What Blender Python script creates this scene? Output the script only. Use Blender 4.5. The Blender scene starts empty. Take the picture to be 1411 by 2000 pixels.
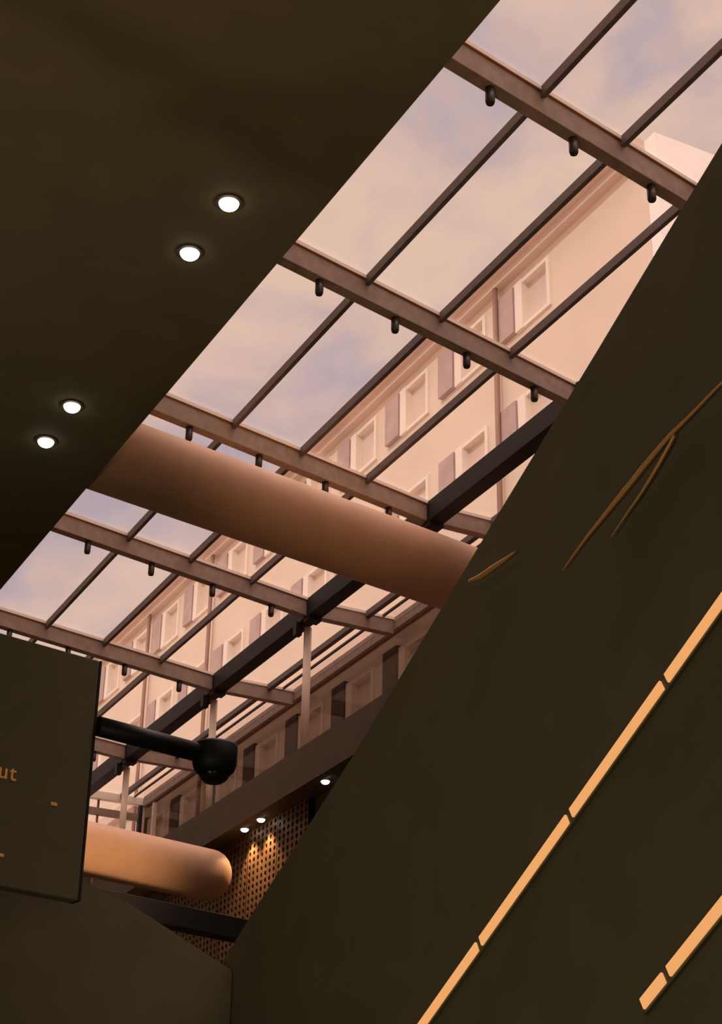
import bpy, bmesh, math, random
from mathutils import Vector, Matrix
random.seed(4)
C = bpy.context.scene.collection
sc = bpy.context.scene
PI = math.pi

# ------------------------------------------------------------------ materials
def mat(name, col, rough=.6, metal=0., spec=.3, noise=0., nscale=6., bump=0., emit=None, estr=0.):
    m = bpy.data.materials.new(name); m.use_nodes = True
    nt = m.node_tree; b = nt.nodes['Principled BSDF']
    b.inputs['Roughness'].default_value = rough
    b.inputs['Metallic'].default_value = metal
    b.inputs['Specular IOR Level'].default_value = spec
    b.inputs['Base Color'].default_value = (*col, 1)
    if noise or bump:
        tc = nt.nodes.new('ShaderNodeTexCoord'); n = nt.nodes.new('ShaderNodeTexNoise')
        n.inputs['Scale'].default_value = nscale; n.inputs['Detail'].default_value = 5
        nt.links.new(tc.outputs['Object'], n.inputs['Vector'])
        if noise:
            mx = nt.nodes.new('ShaderNodeMix'); mx.data_type = 'RGBA'
            mx.inputs['A'].default_value = tuple(c*(1-noise) for c in col)+(1,)
            mx.inputs['B'].default_value = tuple(min(1, c*(1+noise)) for c in col)+(1,)
            nt.links.new(n.outputs['Fac'], mx.inputs['Factor'])
            nt.links.new(mx.outputs['Result'], b.inputs['Base Color'])
        if bump:
            bp = nt.nodes.new('ShaderNodeBump'); bp.inputs['Strength'].default_value = bump
            bp.inputs['Distance'].default_value = .02
            nt.links.new(n.outputs['Fac'], bp.inputs['Height']); nt.links.new(bp.outputs['Normal'], b.inputs['Normal'])
    if emit:
        b.inputs['Emission Color'].default_value = (*emit, 1); b.inputs['Emission Strength'].default_value = estr
    return m

def glass(name, tint, gloss=.06, streak=0.):
    m = bpy.data.materials.new(name); m.use_nodes = True; nt = m.node_tree
    for n in list(nt.nodes):
        if n.type != 'OUTPUT_MATERIAL': nt.nodes.remove(n)
    out = nt.nodes['Material Output']
    tr = nt.nodes.new('ShaderNodeBsdfTransparent'); tr.inputs['Color'].default_value = (*tint, 1)
    gl = nt.nodes.new('ShaderNodeBsdfGlossy'); gl.inputs['Roughness'].default_value = .05
    mx = nt.nodes.new('ShaderNodeMixShader'); mx.inputs['Fac'].default_value = gloss
    nt.links.new(tr.outputs[0], mx.inputs[1]); nt.links.new(gl.outputs[0], mx.inputs[2])
    if streak:   # thin film of dust on the panes
        tc = nt.nodes.new('ShaderNodeTexCoord'); n = nt.nodes.new('ShaderNodeTexNoise')
        n.inputs['Scale'].default_value = 1.3; n.inputs['Detail'].default_value = 6
        cr = nt.nodes.new('ShaderNodeMix'); cr.data_type = 'RGBA'
        cr.inputs['A'].default_value = tuple(c*(1-streak) for c in tint)+(1,)
        cr.inputs['B'].default_value = (*tint, 1)
        nt.links.new(tc.outputs['Object'], n.inputs['Vector'])
        nt.links.new(n.outputs['Fac'], cr.inputs['Factor']); nt.links.new(cr.outputs['Result'], tr.inputs['Color'])
    nt.links.new(mx.outputs[0], out.inputs['Surface'])
    return m

M = dict(
 beam=mat('bronze_grey_paint', (.36,.255,.195), .55, noise=.35, nscale=9),
 bar=mat('blue_grey_bar_paint', (.15,.115,.11), .5, noise=.3, nscale=7),
 bead=mat('pale_glazing_bead', (.95,.82,.68), .4),
 seal=mat('rust_seal', (.35,.12,.04), .6),
 spigot=mat('dark_steel', (.07,.05,.045), .4, .3),
 girder=mat('black_paint', (.02,.018,.019), .6, noise=.3),
 post=mat('cream_post_paint', (.85,.68,.55), .45, noise=.08),
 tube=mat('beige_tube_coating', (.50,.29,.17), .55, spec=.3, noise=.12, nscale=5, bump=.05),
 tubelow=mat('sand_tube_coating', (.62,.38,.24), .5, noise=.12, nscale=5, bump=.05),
 dark=mat('dark_brown_lining', (.145,.127,.077), .8, noise=.2, nscale=3),
 ceil=mat('dark_ceiling_paint', (.145,.127,.077), .85, noise=.2, nscale=2),
 clad=mat('dark_cladding', (.145,.127,.077), .7, noise=.2, nscale=2),
 fascia=mat('brown_fascia', (.11,.08,.055), .6, noise=.25, nscale=4),
 sign=mat('black_sign_face', (.13,.115,.07), .7, noise=.15),
 black=mat('black_plastic', (.006,.006,.006), .5),
 dome=mat('dark_dome', (.006,.006,.006), .25),
 plaster=mat('cream_plaster', (.78,.65,.53), .9, noise=.06, nscale=.6),
 moulding=mat('weathered_moulding', (.68,.53,.44), .9, noise=.12, nscale=.8),
 winframe=mat('white_window_frame', (.88,.79,.69), .6),
 pane=mat('window_pane', (.76,.62,.52), .3, spec=.4, noise=.15, nscale=1),  # pale pink base colour carries the sky reflection in the panes
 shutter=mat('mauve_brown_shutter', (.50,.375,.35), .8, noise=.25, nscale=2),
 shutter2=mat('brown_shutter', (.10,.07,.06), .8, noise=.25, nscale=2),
 pipe=mat('copper_downpipe', (.30,.17,.13), .6),
 white=mat('white_plaster', (.95,.92,.88), .9),
 perf=mat('perforated_panel_metal', (.24,.135,.07), .5, .3, noise=.2, nscale=8),
 glint=mat('reflection_glint', (1,.52,.20), .42, .35),  # orange colour of the tubes that stand in for reflected light
 ring=mat('lamp_ring', (.10,.07,.05), .4, .5),
 lens=mat('lamp_lens', (1,.9,.75), .4, emit=(1,.88,.74), estr=5),
 led=mat('strip_diffuser', (.3,.18,.1), .5, emit=(.93,.42,.145), estr=.88, noise=0),
 letter=mat('lit_amber_lettering', (.2,.1,.03), .5, emit=(.42,.15,.03), estr=.45),
 roofglass=glass('roof_glass', (.97,.955,.94), .05, .05),
 wallglass=glass('smoked_side_glass', (.36,.31,.275), .05),
)

# ------------------------------------------------------------------ helpers
def prism(bm, poly, z0, z1):
    a = [bm.verts.new((x, y, z0)) for x, y in poly]; b = [bm.verts.new((x, y, z1)) for x, y in poly]
    n = len(poly); bm.faces.new(list(reversed(a))); bm.faces.new(b)
    for i in range(n): bm.faces.new((a[i], a[(i+1)%n], b[(i+1)%n], b[i]))
def xprism(bm, poly, x0, x1):           # polygon in (y, z)
    a = [bm.verts.new((x0, y, z)) for y, z in poly]; b = [bm.verts.new((x1, y, z)) for y, z in poly]
    n = len(poly); bm.faces.new(a); bm.faces.new(list(reversed(b)))
    for i in range(n): bm.faces.new((a[i], a[(i+1)%n], b[(i+1)%n], b[i]))
def box(bm, x0, x1, y0, y1, z0, z1): prism(bm, [(x0,y0),(x1,y0),(x1,y1),(x0,y1)], z0, z1)
def frame_of(d):
    d = d.normalized(); s = d.cross(Vector((0,0,1)))
    if s.length < 1e-4: s = Vector((1,0,0))
    s.normalize(); return s, s.cross(d)
def sweep(bm, pts, rad, seg=16, caps=True):
    pts = [Vector(p) for p in pts]; rings = []
    for i, p in enumerate(pts):
        d = (pts[min(i+1, len(pts)-1)]-pts[max(i-1, 0)]); s, u = frame_of(d)
        r = rad[i] if isinstance(rad, (list, tuple)) else rad
        rings.append([bm.verts.new(p+(s*math.cos(2*PI*k/seg)+u*math.sin(2*PI*k/seg))*r) for k in range(seg)])
    for a, b in zip(rings, rings[1:]):
        for k in range(seg): f = bm.faces.new((a[k], a[(k+1)%seg], b[(k+1)%seg], b[k])); f.smooth = True
    if caps: bm.faces.new(list(reversed(rings[0]))); bm.faces.new(rings[-1])
def obj(name, fn, m, parent=None, bevel=0):
    bm = bmesh.new(); fn(bm); bmesh.ops.recalc_face_normals(bm, faces=bm.faces)
    me = bpy.data.meshes.new(name); bm.to_mesh(me); bm.free()
    o = bpy.data.objects.new(name, me); C.objects.link(o); me.materials.append(m)
    if parent:
        o.parent = parent; o.matrix_parent_inverse = world_of(parent).inverted()
    if bevel:
        b = o.modifiers.new('bevel', 'BEVEL'); b.width = bevel; b.segments = 2; b.limit_method = 'ANGLE'
    return o
def world_of(o):
    m = Matrix.Translation(o.location) @ o.rotation_euler.to_matrix().to_4x4()
    if o.parent: m = world_of(o.parent) @ o.matrix_parent_inverse @ m
    return m
def tag(o, label, cat, group=None):
    o['label'] = label; o['category'] = cat
    if group: o['group'] = group
    return o
def thing(name, label, cat, loc=(0,0,0), group=None):
    o = bpy.data.objects.new(name, None); o.location = loc; o.empty_display_size = .1; C.objects.link(o)
    return tag(o, label, cat, group)
def struct(name, fn, m, **k):
    o = obj(name, fn, m, **k)
    if not k.get('parent'): o['kind'] = 'structure'
    return o

# ------------------------------------------------------------------ shell of the hall
FL = -1.6
struct('floor', lambda b: box(b, -6, 11.4, -6, 31, FL-.2, FL), M['dark'])
struct('wall_left', lambda b: box(b, -6.2, -6, -6, 31, FL, 8.5), M['dark'])
struct('wall_front', lambda b: box(b, -6.2, 11.4, -6.2, -6, FL, 10), M['dark'])
struct('wall_back', lambda b: box(b, -6.2, 11.4, 31.02, 31.25, FL, 8.6), M['dark'])
struct('wall_right', lambda b: box(b, 9.8, 10.15, -6, 31, FL, 6.965), M['dark'])
struct('ceiling', lambda b: prism(b, [(-6,-6),(4.90,-6),(4.90,4),(4.875,8.8),(4.80,19.5),(4.74,36),(-6,36)], 8.5, 8.62), M['ceil'])
struct('ceiling_entrance', lambda b: box(b, 4.86, 11.4, -6, 5.7, 9.6, 9.9), M['ceil'])
struct('wall_upstand', lambda b: box(b, 4.2, 4.3, 5.7, 36, 8.81, 10.0), M['fascia'])
struct('added_sun_block', lambda b: box(b, -12, 4.15, -14, 110, 8.85, 16.2), M['plaster'])  # unseen block added to keep the sun off the skylight
# ledge along the right side: fascia, slab, soffit in one moulding
def ledge(b):
    box(b, 9.35, 9.47, 6, 31, 6.93, 7.49); box(b, 9.47, 11.3, 6, 31, 6.97, 7.42)
struct('glint_1', ledge, M['fascia'])

# ------------------------------------------------------------------ roof
ST = [5.98, 9.38, 12.63, 16.03, 19.53, 23.0, 26.95]      # beam lines at X = 5.7
SK = [.215, .215, .235, .228, .235, .235, .235]
ST[6] = 27.0
names = ['', 'first cross beam at the top right corner of the view, under the open sky',
 'second cross beam, meeting the black girder just where it emerges beside the dark slope',
 'third cross beam, directly above the big beige tube',
 'fourth cross beam, first one beyond the big beige tube',
 'fifth cross beam, its lower left part vanishing behind the hanging sign',
 'furthest cross beam, seen just below the arm of the dome camera']
def ly(i, x): return ST[i]+SK[i]*(x-5.7)
def ry(i): return ly(i, 9.65)+.02
XB = [6.6, 7.6, 8.63]
for i in range(1, 7):
    t = thing('cross_beam', 'brown-grey steel '+names[i], 'beam', (7.5, ly(i, 7.5), 9.71), 'cross beams of the skylight')
    w = .13
    obj('beam_body', lambda b: prism(b, [(4.35, ly(i,4.35)), (9.65, ly(i,9.65)), (9.65, ly(i,9.65)+w), (4.35, ly(i,4.35)+w)], 9.715, 9.954), M['beam'], t, bevel=.006)
    obj('glazing_bead', lambda b: prism(b, [(4.35, ly(i,4.35)-.02), (9.65, ly(i,9.65)-.02), (9.65, ly(i,9.65)+.02), (4.35, ly(i,4.35)+.02)], 9.955, 9.996), M['bead'], t)
    obj('seal', lambda b: prism(b, [(4.35, ly(i,4.35)-.016), (9.65, ly(i,9.65)-.016), (9.65, ly(i,9.65)-.002), (4.35, ly(i,4.35)-.002)], 9.946, 9.954), M['seal'], t)
    if i > 1:
        obj('side_arm', lambda b: box(b, 9.872, 11.1, ry(i), ry(i)+w, 9.735, 9.962), M['beam'], t, bevel=.006)
        obj('side_bead', lambda b: box(b, 9.872, 11.1, ry(i)-.014, ry(i)+.02, 9.955, 9.996), M['bead'], t)
    for sx in (6.05, 7.04, 8.04, 9.05):
        yy = ly(i, sx)+w*.5
        obj('spigot', lambda b: sweep(b, [(sx, yy, 9.72), (sx, yy, 9.57), (sx, yy, 9.545)], [.042, .042, .034], 14), M['spigot'], t)

# dark longitudinal girder, one length per bay, with brackets over the posts
gl_ = ['behind the second cross beam, running down to the third', 'half hidden behind the big beige tube, below the third cross beam',
       'between the fourth and fifth cross beams', 'between the fifth and furthest cross beams', 'beyond the furthest cross beam']
for k, i in enumerate(range(2, 7)):
    y1 = ry(i+1)-.081 if i < 6 else 30.79
    t = thing('girder', 'black box girder '+gl_[k], 'girder', (9.76, ry(i), 9.7), 'black girder lengths along the skylight')
    obj('girder_body', lambda b: box(b, 9.652, 9.87, ry(i)-.08, y1, 9.70, 9.985), M['girder'], t, bevel=.005)
    if i > 2:
        obj('bracket', lambda b: box(b, 9.655, 9.865, ry(i)-.08, ry(i)+.09, 9.64, 9.72), M['girder'], t, bevel=.005)
        obj('bracket', lambda b: box(b, 9.60, 9.70, ry(i)+.22, ry(i)+.33, 9.50, 9.70), M['girder'], t, bevel=.005)
pl = {4: 'tall cream round post beyond the big tube, the most fully seen', 5: 'cream round post whose middle is hidden by the black dome camera',
      6: 'far left cream round post rising behind the lit lower tube'}
for i in (4, 5, 6):
    yy = ry(i)+.14
    t = thing('post', pl[i], 'post', (9.80, yy+.1, 7.43), 'cream posts under the girder')
    obj('shaft', lambda b: sweep(b, [(9.80, yy+.1, 7.425), (9.80, yy+.1, 9.64)], .058, 24), M['post'], t)
    obj('base_plate', lambda b: sweep(b, [(9.80, yy+.1, 7.42), (9.80, yy+.1, 7.445)], .11, 24), M['post'], t)

# glazed bays: glass and its bars
ends = list(range(0, 7))
def quad(b, x0, x1, f0, f1, z0, z1):
    prism(b, [(x0, f0(x0)), (x1, f0(x1)), (x1, f1(x1)), (x0, f1(x0))], z0, z1)
for n, i in enumerate(range(0, 7)):
    f0 = (lambda x, i=i: ly(i, x)) ; f1 = (lambda x, i=i: ly(i+1, x)) if i < 6 else (lambda x: 30.9)
    r0 = ry(i); r1 = ry(i+1) if i < 6 else 30.9
    def g(b):
        quad(b, 4.35, 9.76, f0, f1, 10.0, 10.016); quad(b, 9.76, 11.16, lambda x: r0, lambda x: r1, 10.0, 10.016)
    wdw = struct('window_%d' % (n+1), g, M['roofglass'])
    for x in XB:
        obj('glazing_bar', lambda b: prism(b, [(x, f0(x)+(.13 if i else 0)), (x+.05, f0(x)+(.13 if i else 0)), (x+.05, f1(x)+.0), (x, f1(x)+.0)], 9.885, 9.998), M['bar'], wdw, bevel=.004)
    obj('glazing_bar', lambda b: box(b, 10.62, 10.70, r0+.13, r1, 9.90, 9.998), M['bar'], wdw, bevel=.004)

# eaves strips along the right edge of the roof
t = thing('eaves_rail', 'thin double eaves rail along the outer edge of the glass roof', 'rail', (11.05, 18, 9.9))
obj('inner_line', lambda b: box(b, 10.90, 10.925, 5.98, 30.79, 9.96, 9.998), M['girder'], t)
obj('outer_strip', lambda b: box(b, 11.10, 11.19, 5.98, 30.79, 9.91, 9.998), M['beam'], t, bevel=.004)

# smoked glass side wall
def sg(b): box(b, 11.16, 11.185, 6, 30.9, 7.42, 9.9)
wd = struct('window_8', sg, M['wallglass'])
obj('window_frame', lambda b: box(b, 11.10, 11.22, 6, 30.79, 9.80, 9.905), M['beam'], wd)
obj('window_frame', lambda b: box(b, 11.10, 11.2, 6, 30.9, 7.42, 7.5), M['girder'], wd)
for y in (30.15,):
    obj('mullion', lambda b: box(b, 11.08, 11.155, y, y+.06, 7.42, 9.72), M['post'], wd)

# glazed end wall
def eg(b): box(b, 4.3, 11.2, 30.95, 30.97, 7.35, 10.0)
wd = struct('window_9', eg, M['roofglass'])
obj('eaves_beam', lambda b: box(b, 4.3, 11.14, 30.80, 30.93, 9.83, 9.98), M['bead'], wd, bevel=.004)
obj('transom', lambda b: box(b, 4.3, 11.14, 30.84, 30.93, 9.52, 9.66), M['beam'], wd, bevel=.004)
obj('corner_post', lambda b: box(b, 11.04, 11.10, 30.80, 30.93, 7.35, 9.82), M['girder'], wd)
obj('corner_post', lambda b: box(b, 11.105, 11.15, 30.80, 30.93, 7.35, 9.82), M['post'], wd)
for x in (10.2,):
    obj('mullion', lambda b: box(b, x, x+.035, 30.88, 30.93, 7.35, 10.0), M['pipe'], wd)

# ------------------------------------------------------------------ the two big tubes
def tube(name, label, P, u, x0, x1, R, m, dome=False, parent=None):
    P = Vector(P); u = Vector(u)
    a = P+u*(x0-P.x); e = P+u*(x1-P.x)
    t = thing(name, label, 'tube', tuple(a))
    pts = [a, a.lerp(e, .5), e]; rr = [R, R, R]
    un = u.normalized()
    if dome:
        for k in range(1, 9):
            th = PI/2*k/8; pts.append(e+un*(R*.85*math.sin(th))); rr.append(max(R*math.cos(th), .01))
    obj('tube_shell', lambda b: sweep(b, pts, rr, 64), m, t)
    return t, a, e, un
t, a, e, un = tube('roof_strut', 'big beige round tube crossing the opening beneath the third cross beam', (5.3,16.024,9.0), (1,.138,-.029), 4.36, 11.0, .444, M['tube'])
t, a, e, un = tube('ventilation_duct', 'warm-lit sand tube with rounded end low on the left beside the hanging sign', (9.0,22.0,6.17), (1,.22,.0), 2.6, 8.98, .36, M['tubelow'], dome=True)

# ------------------------------------------------------------------ sloping dark cladding on the right, with light strips
prof = [(-6, 10.6), (3.0, 9.02), (7.08, 6.88), (8.12, 6.33), (9.5, 5.62), (11.75, 4.44), (13.78, 3.48), (17.5, 1.45), (17.5, FL), (-6, FL)]
prof = [(-5.8, 9.5), (2.0, 9.5), (7.08, 6.88), (8.12, 6.33), (9.5, 5.62), (11.75, 4.44), (13.78, 3.48), (17.5, 1.5), (17.5, FL+.002), (-5.8, FL+.002)]
t = thing('escalator_flank', 'dark sloping escalator side cladding filling the lower right', 'escalator', (6.5, 6, FL+.002))
obj('cladding', lambda b: xprism(b, prof, 6.0, 7.4), M['clad'], t)
def strip_mod(y0, z0, y1, z1, label, grp):
    t = thing('strip_light', label, 'light', (5.98, (y0+y1)/2, (z0+z1)/2), grp)
    d = Vector((0, y1-y0, z1-z0)).normalized(); up = Vector((0, -d.z, d.y)); 
    if up.z < 0: up = -up
    def slab(x0, x1, h, e):
        A = Vector((0,y0,z0))+d*e; B = Vector((0,y1,z1))-d*e
        return lambda b: xprism(b, [((A-up*h).y,(A-up*h).z), ((B-up*h).y,(B-up*h).z), ((B+up*h).y,(B+up*h).z), ((A+up*h).y,(A+up*h).z)], x0, x1)
    obj('housing', slab(5.972, 5.999, .052, .0), M['clad'], t)
    obj('diffuser', slab(5.955, 5.973, .036, .026), M['led'], t, bevel=.004)
def L1(y): return 4.0-.527*(y-7.019)
s1 = [(6.45, 7.609), (7.609, 8.66), (8.66, 9.78), (9.78, 10.95)]
lb = ['uppermost warm strip light of the long row, cut by the right edge of the photo', 'second warm strip light down the long row on the dark slope',
      'third warm strip light down the long row on the dark slope', 'lowest warm strip light of the long row, running out at the bottom edge']
for (a_, b_), l in zip(s1, lb): strip_mod(a_, L1(a_), b_, L1(b_), l, 'strip lights on the dark slope')
def L2(y): return 2.28-.53*(y-7.238)
strip_mod(6.7, L2(6.7), 7.775, L2(7.775), 'longer strip light in the bottom right corner, cut by the photo edge', 'strip lights on the dark slope')
strip_mod(7.775, L2(7.775), 8.035, L2(8.035), 'short stub of strip light ending the lower row near the bottom right corner', 'strip lights on the dark slope')

def curve_glint(label, pts, rads):
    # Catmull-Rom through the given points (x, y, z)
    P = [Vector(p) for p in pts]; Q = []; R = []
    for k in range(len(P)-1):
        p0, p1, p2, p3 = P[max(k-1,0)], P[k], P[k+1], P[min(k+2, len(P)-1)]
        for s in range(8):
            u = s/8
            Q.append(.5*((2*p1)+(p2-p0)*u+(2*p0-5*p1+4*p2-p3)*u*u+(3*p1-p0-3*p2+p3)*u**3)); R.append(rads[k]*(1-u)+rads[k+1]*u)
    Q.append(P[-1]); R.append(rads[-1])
    t = obj('reflection_streak', lambda b: sweep(b, Q, R, 12), M['glint']); tag(t, label, 'glint', 'imitated light reflections on the dark slope')
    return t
GLINTS = []

# ------------------------------------------------------------------ downlights
def downlight(x, y, z, label, grp, r=.05, power=6, spot=None, lens=True):
    t = thing('downlight', label, 'light', (x, y, z), grp)
    def ringf(b):
        n = 28; a=[]; 
        for rr, zz in ((r*1.35, z), (r*1.35, z-.012), (r, z-.016), (r, z)):
            a.append([b.verts.new((x+rr*math.cos(2*PI*k/n), y+rr*math.sin(2*PI*k/n), zz)) for k in range(n)])
        for p, q in zip(a, a[1:]+a[:1]):
            for k in range(n): b.faces.new((p[k], p[(k+1)%n], q[(k+1)%n], q[k]))
    obj('trim_ring', ringf, M['ring'], t)
    obj('lens', lambda b: sweep(b, [(x,y,z-.001)]+[(x,y,z-.012-r*.75*math.sin(PI/2*k/7)) for k in range(8)], [r*.99]+[max(r*.99*math.cos(PI/2*k/7), .002) for k in range(8)], 28), M['lens'], t)
    ld = bpy.data.lights.new('downlight_beam', 'SPOT'); ld.energy = power; ld.color = (1,.62,.3); ld.spot_size = math.radians(spot or 100); ld.spot_blend = .6; ld.shadow_soft_size = r*.6
    lo = bpy.data.objects.new('downlight_beam', ld); lo.location = (x, y, z-.03-r); C.objects.link(lo); lo.parent = t
    lo.matrix_parent_inverse = world_of(t).inverted()
CZ = 8.5
for (x, y, l) in ((4.145,10.53,'ceiling downlight nearest the camera, upper one of the upper pair'), (4.13,11.33,'ceiling downlight just below the nearest, lower one of the upper pair'),
               (4.10,14.31,'ceiling downlight further off, upper one of the lower pair'), (4.10,15.13,'furthest ceiling downlight, at the left edge below its pair')):
    downlight(x, y, CZ, 'round glowing '+l, 'downlights in the dark ceiling', .085, 14)
for (x, y, l) in ((9.56,19.52,'alone beside the dark slope edge, upper right of its row'), (9.555,21.56,'upper one of the close pair above the perforated panels'),
               (9.555,22.13,'lower one of the close pair above the perforated panels'), (9.605,27.12,'alone under the lit lower tube')):
    downlight(x, y, 6.925 if x < 9.47 else 6.965, 'small soffit downlight '+l, 'downlights under the ledge', .06, 60 if 21 < y < 23 else 15)

# ------------------------------------------------------------------ perforated panels
def perf_panel(y0, y1, z0, z1, label):
    def f(b):
        ny = int(round((y1-y0)/.14)); nz = int(round((z1-z0)/.1)); dy = (y1-y0)/ny; dz = (z1-z0)/nz
        for a in range(ny):
            for c in range(nz):
                cy = y0+dy*(a+.5); cz = z0+dz*(c+.5); r = .036; K = 8
                sq = []; ho = []; hb = []
                for k in range(K):
                    an = 2*PI*(k+.5)/K; cc, ss = math.cos(an), math.sin(an)
                    s = .5/max(abs(cc), abs(ss))
                    if abs(abs(cc)-abs(ss)) > 1: pass
                    sq.append(None)
                    ho.append(b.verts.new((9.70, cy+r*cc, cz+r*ss))); hb.append(b.verts.new((9.712, cy+r*cc, cz+r*ss)))
                co = [(1,0),(1,1),(0,1),(-1,1),(-1,0),(-1,-1),(0,-1),(1,-1)]
                ov = [b.verts.new((9.70, cy+dy*.5*u, cz+dz*.5*v)) for u, v in co]
                for k in range(K):
                    # outer vertex k sits at angle k*45, hole vertex k at k*45+22.5
                    b.faces.new((ov[k], ov[(k+1)%K], ho[k])); b.faces.new((ov[(k+1)%K], ho[(k+1)%K], ho[k]))
                    b.faces.new((ho[k], ho[(k+1)%K], hb[(k+1)%K], hb[k]))
        bmesh.ops.remove_doubles(b, verts=b.verts, dist=.0005)
    t = thing('perforated_panel', label, 'panel', (9.70, (y0+y1)/2, z0), 'perforated wall panels under the ledge')
    obj('sheet', f, M['perf'], t)
    obj('back_tray', lambda b: box(b, 9.73, 9.799, y0, y1, z0, z1), M['black'], t)
pp = ['nearest the dark slope', 'under the upper lamp of the pair', 'under the lower lamp of the pair, the brightest', 'beside the rounded end of the lit tube', 'mostly hidden by the lit tube']
ys = [20.3, 21.3, 22.3, 23.3, 24.3, 25.9]
for k in range(5):
    perf_panel(ys[k]+.01, ys[k+1]-.01, 4.4, 6.96, 'perforated metal wall panel '+pp[k])

# dark beam below the lower tube and the low dark parapet
t = tag(obj('crossbeam', lambda b: prism(b, [(4.5,20.0),(9.69,21.30),(9.69,21.55),(4.5,20.25)], 5.13, 5.42), M['girder'], bevel=.01), 'black horizontal beam passing below the rounded end of the lit tube', 'beam')
def par(b):
    pts = [(5.0, 3.575), (5.22, 3.473), (5.845, 3.181), (5.99, 3.12), (5.99, FL+.002), (1.0, FL+.002), (1.0, 3.9), (4.0, 3.9)]
    a = [b.verts.new((x, 14.0, z)) for x, z in pts]; c = [b.verts.new((x, 14.4, z)) for x, z in pts]
    n = len(pts); b.faces.new(a); b.faces.new(list(reversed(c)))
    for i in range(n): b.faces.new((a[i], a[(i+1)%n], c[(i+1)%n], c[i]))
def par2(b):
    for v in ((1.0, 5.97),): prism(b, [(v[0], 14.0), (v[1], 14.0), (v[1], 14.4), (v[0], 14.4)], FL+.002, 3.0)
tag(obj('partition', par, M['dark']), 'dark partition with a slanting top edge in the bottom left corner', 'partition')

# ------------------------------------------------------------------ hanging sign with lettering, and dome camera on its arm
O = Vector((3.895, 12.05, 4.95)); dS = Vector((1, .2, 0)).normalized(); nS = Vector((dS.y, -dS.x, 0))  # nS faces the viewer
def slab(b, u0, u1, v0, v1, w0, w1):        # u along the sign, v up from its top edge, w towards the viewer
    c = [O+dS*u+Vector((0,0,v))+nS*w for w in (w0, w1) for (u, v) in ((u0,v0),(u1,v0),(u1,v1),(u0,v1))]
    vs = [b.verts.new(p) for p in c]
    for f in ((0,1,2,3),(4,5,6,7),(0,1,5,4),(1,2,6,5),(2,3,7,6),(3,0,4,7)): b.faces.new([vs[i] for i in f])
t = thing('hanging_sign', 'large dark hanging sign board with amber letters at the left edge', 'sign', tuple(O+dS*-1.6))
obj('panel', lambda b: slab(b, -3.2, 0, -1.9, 0, -.12, 0), M['sign'], t, bevel=.01)
obj('side_cap', lambda b: slab(b, 0.001, .02, -1.9, 0, -.12, 0), M['girder'], t)
obj('mounting_boom', lambda b: slab(b, -9.6, -3.2, -.5, -.3, -.10, -.02), M['girder'], t)
def text(body, size, u, v, name='lettering'):
    cu = bpy.data.curves.new('t', 'FONT'); cu.body = body; cu.size = size; cu.extrude = .004; cu.space_character = 1.12; cu.align_x = 'RIGHT'
    o = bpy.data.objects.new('t', cu); C.objects.link(o)
    dg = bpy.context.evaluated_depsgraph_get(); me = bpy.data.meshes.new_from_object(o.evaluated_get(dg))
    bpy.data.objects.remove(o)
    R = Matrix((dS, Vector((0,0,1)), nS)).transposed().to_4x4()
    me.transform(Matrix.Translation(O+dS*u+Vector((0,0,v))+nS*.006) @ R); me.materials.clear(); me.materials.append(M['letter'])
    l = bpy.data.objects.new(name, me); C.objects.link(l); l.parent = t; l.matrix_parent_inverse = world_of(t).inverted()
    l['label'] = 'amber lettering'
text('ut', .17, -.615, -1.115)
obj('dash_mark', lambda b: slab(b, -.305, -.255, -1.232, -1.208, .001, .006), M['letter'], t)
obj('dash_mark', lambda b: slab(b, -.74, -.645, -1.69, -1.668, .001, .006), M['letter'], t)

t = thing('dome_camera', 'black surveillance dome on a thick arm reaching out from the sign', 'camera', (4.93, 12.25, 4.15))
obj('arm', lambda b: sweep(b, [(3.925,12.063,4.42),(4.82,12.2,4.40)], .078, 20), M['black'], t)
def head(b):
    x, y = 4.985, 12.22
    sweep(b, [(x,y,4.50),(x,y,4.495),(x,y,4.475),(x,y,4.33),(x,y,4.285),(x,y,4.25)], [.14,.172,.182,.180,.165,.135], 32)
def dm(b):
    x, y = 4.985, 12.22; z = 4.251; R = .125
    sweep(b, [(x,y,z-R*math.sin(PI/2*k/8)*.7) for k in range(9)], [max(R*math.cos(PI/2*k/8), .006) for k in range(9)], 28)
obj('housing', head, M['black'], t); obj('dome', dm, M['dome'], t)

# ------------------------------------------------------------------ buildings across the street
def facade(name, label, X, y0, y1, zb, zt, cols, rows, wall_m, loc):
    t = thing(name, label, 'building', loc)
    W = 1.5
    ybr = sorted({y0, y1} | {c for c in cols} | {c-W for c in cols}); zbr = sorted({zb, zt} | {r[0] for r in rows} | {r[1] for r in rows})
    holes = [(c-W, c, r[1], r[0]) for c in cols for r in rows]
    def f(b):
        for a, c in zip(ybr, ybr[1:]):
            for d, e in zip(zbr, zbr[1:]):
                my, mz = (a+c)/2, (d+e)/2
                if any(h[0] < my < h[1] and h[2] < mz < h[3] for h in holes): continue
                box(b, X, X+.4, a, c, d, e)
        bmesh.ops.remove_doubles(b, verts=b.verts, dist=.001)
    obj('wall', f, wall_m, t)
    obj('roof', lambda b: box(b, X+.1, X+9, y0, y1, zt-.4, zt-.1), M['moulding'], t)
    obj('cornice', lambda b: (box(b, X-.45, X, y0, y1, zt-.28, zt), box(b, X-.25, X, y0, y1, zt-.5, zt-.28)), M['moulding'], t)
    obj('string_course', lambda b: box(b, X-.3, X, y0, y1, 17.7, 18.1), M['moulding'], t)
    return t, holes
cols = [36.42+3.03*k for k in range(-2, 14)]
rows = [(24.8, 23.35), (21.45, 20.45), (16.95, 14.9)]
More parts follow.
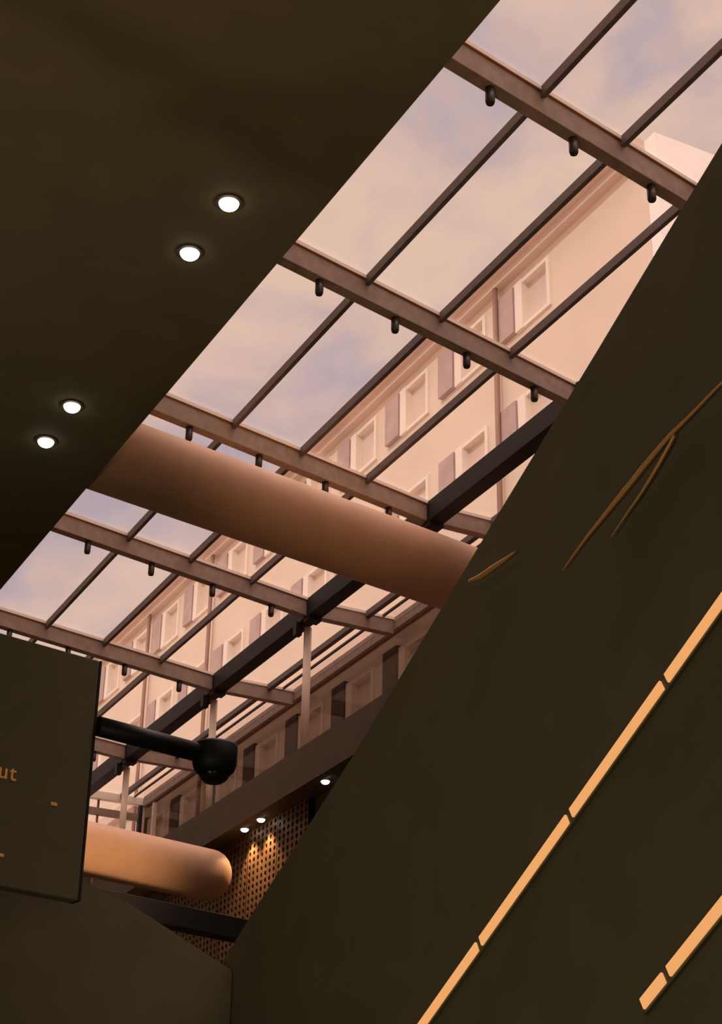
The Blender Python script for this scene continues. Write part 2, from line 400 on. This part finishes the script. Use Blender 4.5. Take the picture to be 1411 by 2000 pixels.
t, holes = facade('apartment_building', 'pale plastered apartment building across the street, seen through the glass roof', 20, 24.9, 78, 0, 25.6, cols, rows, M['plaster'], (20,50,0))
obj('end_wall', lambda b: box(b, 20.02, 29, 24.5, 24.895, 0, 25.55), M['white'], t)['label'] = 'bright white end wall'
for (a, c, d, e) in holes:
    wn = obj('window', lambda b: (box(b, 19.9, 20.3, c-.30, c+.04, d, e), box(b, 19.93, 20.3, a, a+.13, d, e), box(b, 19.93, 20.3, a+.13, c-.30, d, d+.1), box(b, 19.93, 20.3, a+.13, c-.3, e-.1, e)), M['winframe'], t)
    obj('pane', lambda b: box(b, 20.12, 20.16, a+.13, c-.30, d+.1, e-.1), M['pane'], wn)
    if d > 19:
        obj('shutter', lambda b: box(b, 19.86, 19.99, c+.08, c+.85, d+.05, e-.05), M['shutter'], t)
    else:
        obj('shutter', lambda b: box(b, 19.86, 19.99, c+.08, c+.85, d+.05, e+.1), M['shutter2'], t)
for y in (31.16, 49.75, 55.75):
    obj('downpipe', lambda b: sweep(b, [(19.8, y, 12), (19.8, y, 25.1)], .07, 10), M['pipe'], t)
# street ground
struct('ground', lambda b: box(b, 10.7, 60, -40, 160, FL-.5, FL-.3), M['moulding'])

# ------------------------------------------------------------------ thin orange tubes imitating light reflections on the slope (points on its face)
X_ = 5.96
def on(pts): return [(X_, y, z) for y, z in pts]
curve_glint('long upper curved tube imitating a light reflection on the dark slope at the right',
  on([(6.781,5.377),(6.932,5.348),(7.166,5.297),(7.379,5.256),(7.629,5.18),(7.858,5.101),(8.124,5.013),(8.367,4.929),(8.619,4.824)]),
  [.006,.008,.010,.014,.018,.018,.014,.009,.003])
curve_glint('shorter thinner tube imitating a reflection, running below the long curved one on the slope',
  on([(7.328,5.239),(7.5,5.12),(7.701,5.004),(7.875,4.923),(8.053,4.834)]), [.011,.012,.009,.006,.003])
curve_glint('small hooked tube imitating a reflection, just right of the big beige tube end',
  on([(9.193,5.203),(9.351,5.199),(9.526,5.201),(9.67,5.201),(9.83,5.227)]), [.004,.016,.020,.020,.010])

# ------------------------------------------------------------------ sky, sun, added fill lights
w = bpy.data.worlds.new('sky'); sc.world = w; w.use_nodes = True; nt = w.node_tree
bg = nt.nodes['Background']
tc = nt.nodes.new('ShaderNodeTexCoord'); mp = nt.nodes.new('ShaderNodeMapping'); mp.inputs['Scale'].default_value = (1, 1, 1.5)
n1 = nt.nodes.new('ShaderNodeTexNoise'); n1.inputs['Scale'].default_value = 7.5; n1.inputs['Detail'].default_value = 5; n1.inputs['Roughness'].default_value = .5
n1.inputs['Distortion'].default_value = .3
rp = nt.nodes.new('ShaderNodeValToRGB')
rp.color_ramp.elements[0].position = .38; rp.color_ramp.elements[0].color = (.56,.46,.53,1)
rp.color_ramp.elements[1].position = .60; rp.color_ramp.elements[1].color = (.92,.66,.53,1)
e_ = rp.color_ramp.elements.new(.49); e_.color = (.78,.57,.52,1)
L = nt.links.new
L(tc.outputs['Generated'], mp.inputs['Vector']); L(mp.outputs['Vector'], n1.inputs['Vector']); L(n1.outputs['Fac'], rp.inputs['Fac'])
L(rp.outputs['Color'], bg.inputs['Color'])
# unseen zenith boost added to light the tops of beams and tubes
sx = nt.nodes.new('ShaderNodeSeparateXYZ'); mr = nt.nodes.new('ShaderNodeMapRange'); mr.interpolation_type = 'SMOOTHSTEP'
mr.inputs['From Min'].default_value = .70; mr.inputs['From Max'].default_value = .97; mr.inputs['To Min'].default_value = 1.0; mr.inputs['To Max'].default_value = 7.0
L(tc.outputs['Generated'], sx.inputs[0]); L(sx.outputs['Z'], mr.inputs['Value']); L(mr.outputs['Result'], bg.inputs['Strength'])

sd = bpy.data.lights.new('sun', 'SUN'); sd.energy = 1.25; sd.color = (1,.86,.74); sd.angle = .01
so = bpy.data.objects.new('sun', sd); C.objects.link(so)
so.rotation_euler = Vector((.72, .42, -.55)).to_track_quat('-Z', 'Y').to_euler()

def area(name, loc, aim, size, power, col=(1,.55,.26), sy=None):
    ld = bpy.data.lights.new(name, 'AREA'); ld.energy = power; ld.color = col; ld.size = size
    if sy: ld.shape = 'RECTANGLE'; ld.size_y = sy
    o = bpy.data.objects.new(name, ld); C.objects.link(o); o.location = loc
    o.rotation_euler = (Vector(aim)-Vector(loc)).to_track_quat('-Z', 'Y').to_euler()
    return o
# unseen warm fill lights added to lift the dark surfaces and the tubes
def spot(name, loc, aim, deg, power, col=(1,.78,.50), blend=.8, size=.3):
    ld = bpy.data.lights.new(name, 'SPOT'); ld.energy = power; ld.color = col; ld.spot_size = math.radians(deg); ld.spot_blend = blend; ld.shadow_soft_size = size
    o = bpy.data.objects.new(name, ld); C.objects.link(o); o.location = loc
    o.rotation_euler = (Vector(aim)-Vector(loc)).to_track_quat('-Z', 'Y').to_euler(); return o
area('concourse_fill', (1, 8, -1.2), (2, 9, 9), 6, 24, (1,.80,.52), 10)  # added broad fill from below for the general dark level
spot('wall_fill', (-5.2, 5, .2), (6, 7.8, 2.6), 66, 640, (1,.86,.56))  # added fill, brightens the sloping cladding
spot('ceiling_fill', (-3.2, 14.5, -1.0), (.8, 12.6, 8.5), 64, 560, (1,.86,.56), 1)  # added fill, brightens the ceiling beyond the sign
spot('ceiling_glow_fill', (0, 3, 0), (1.8, 8.0, 8.5), 56, 820, (1,.64,.35), 1)  # added fill for the warm glow on the near ceiling
spot('sign_fill', (1.0, -3, .5), (3.6, 12, 2.2), 36, 410, (1,.83,.54), .8, 1.5)  # added fill, brightens sign and partition
spot('duct_fill', (5.4, 15.0, 2.7), (6.9, 21.5, 6.05), 25, 1900, (1,.60,.32), .9, .25)  # added hidden fill, brightens the lower tube
spot('tube_fill', (8.6, 9.0, 4.0), (7.6, 16.1, 9.25), 26, 300, (1,.58,.32), .9, .3)  # added fill behind the cladding, brightens the big tube's right end

# ------------------------------------------------------------------ camera
cd = bpy.data.cameras.new('camera'); cam = bpy.data.objects.new('camera', cd); C.objects.link(cam); sc.camera = cam
cd.sensor_fit = 'VERTICAL'; cd.sensor_height = 36; cd.sensor_width = 36; cd.lens = 36*3315/2000; cd.clip_end = 500; cd.clip_start = .05
MR = [[0.8859282, 0.2208886, 0.4078473], [-0.4635727, 0.3928331, 0.7942182], [0.0152178, -0.8926872, 0.4504198]]
cam.matrix_world = Matrix(((MR[0][0], -MR[0][1], -MR[0][2], 0), (MR[1][0], -MR[1][1], -MR[1][2], 0), (MR[2][0], -MR[2][1], -MR[2][2], 0), (0,0,0,1)))
vs = sc.view_settings; vs.view_transform = 'Standard'; vs.look = 'None'; vs.exposure = 0; vs.gamma = 1; vs.use_curve_mapping = False
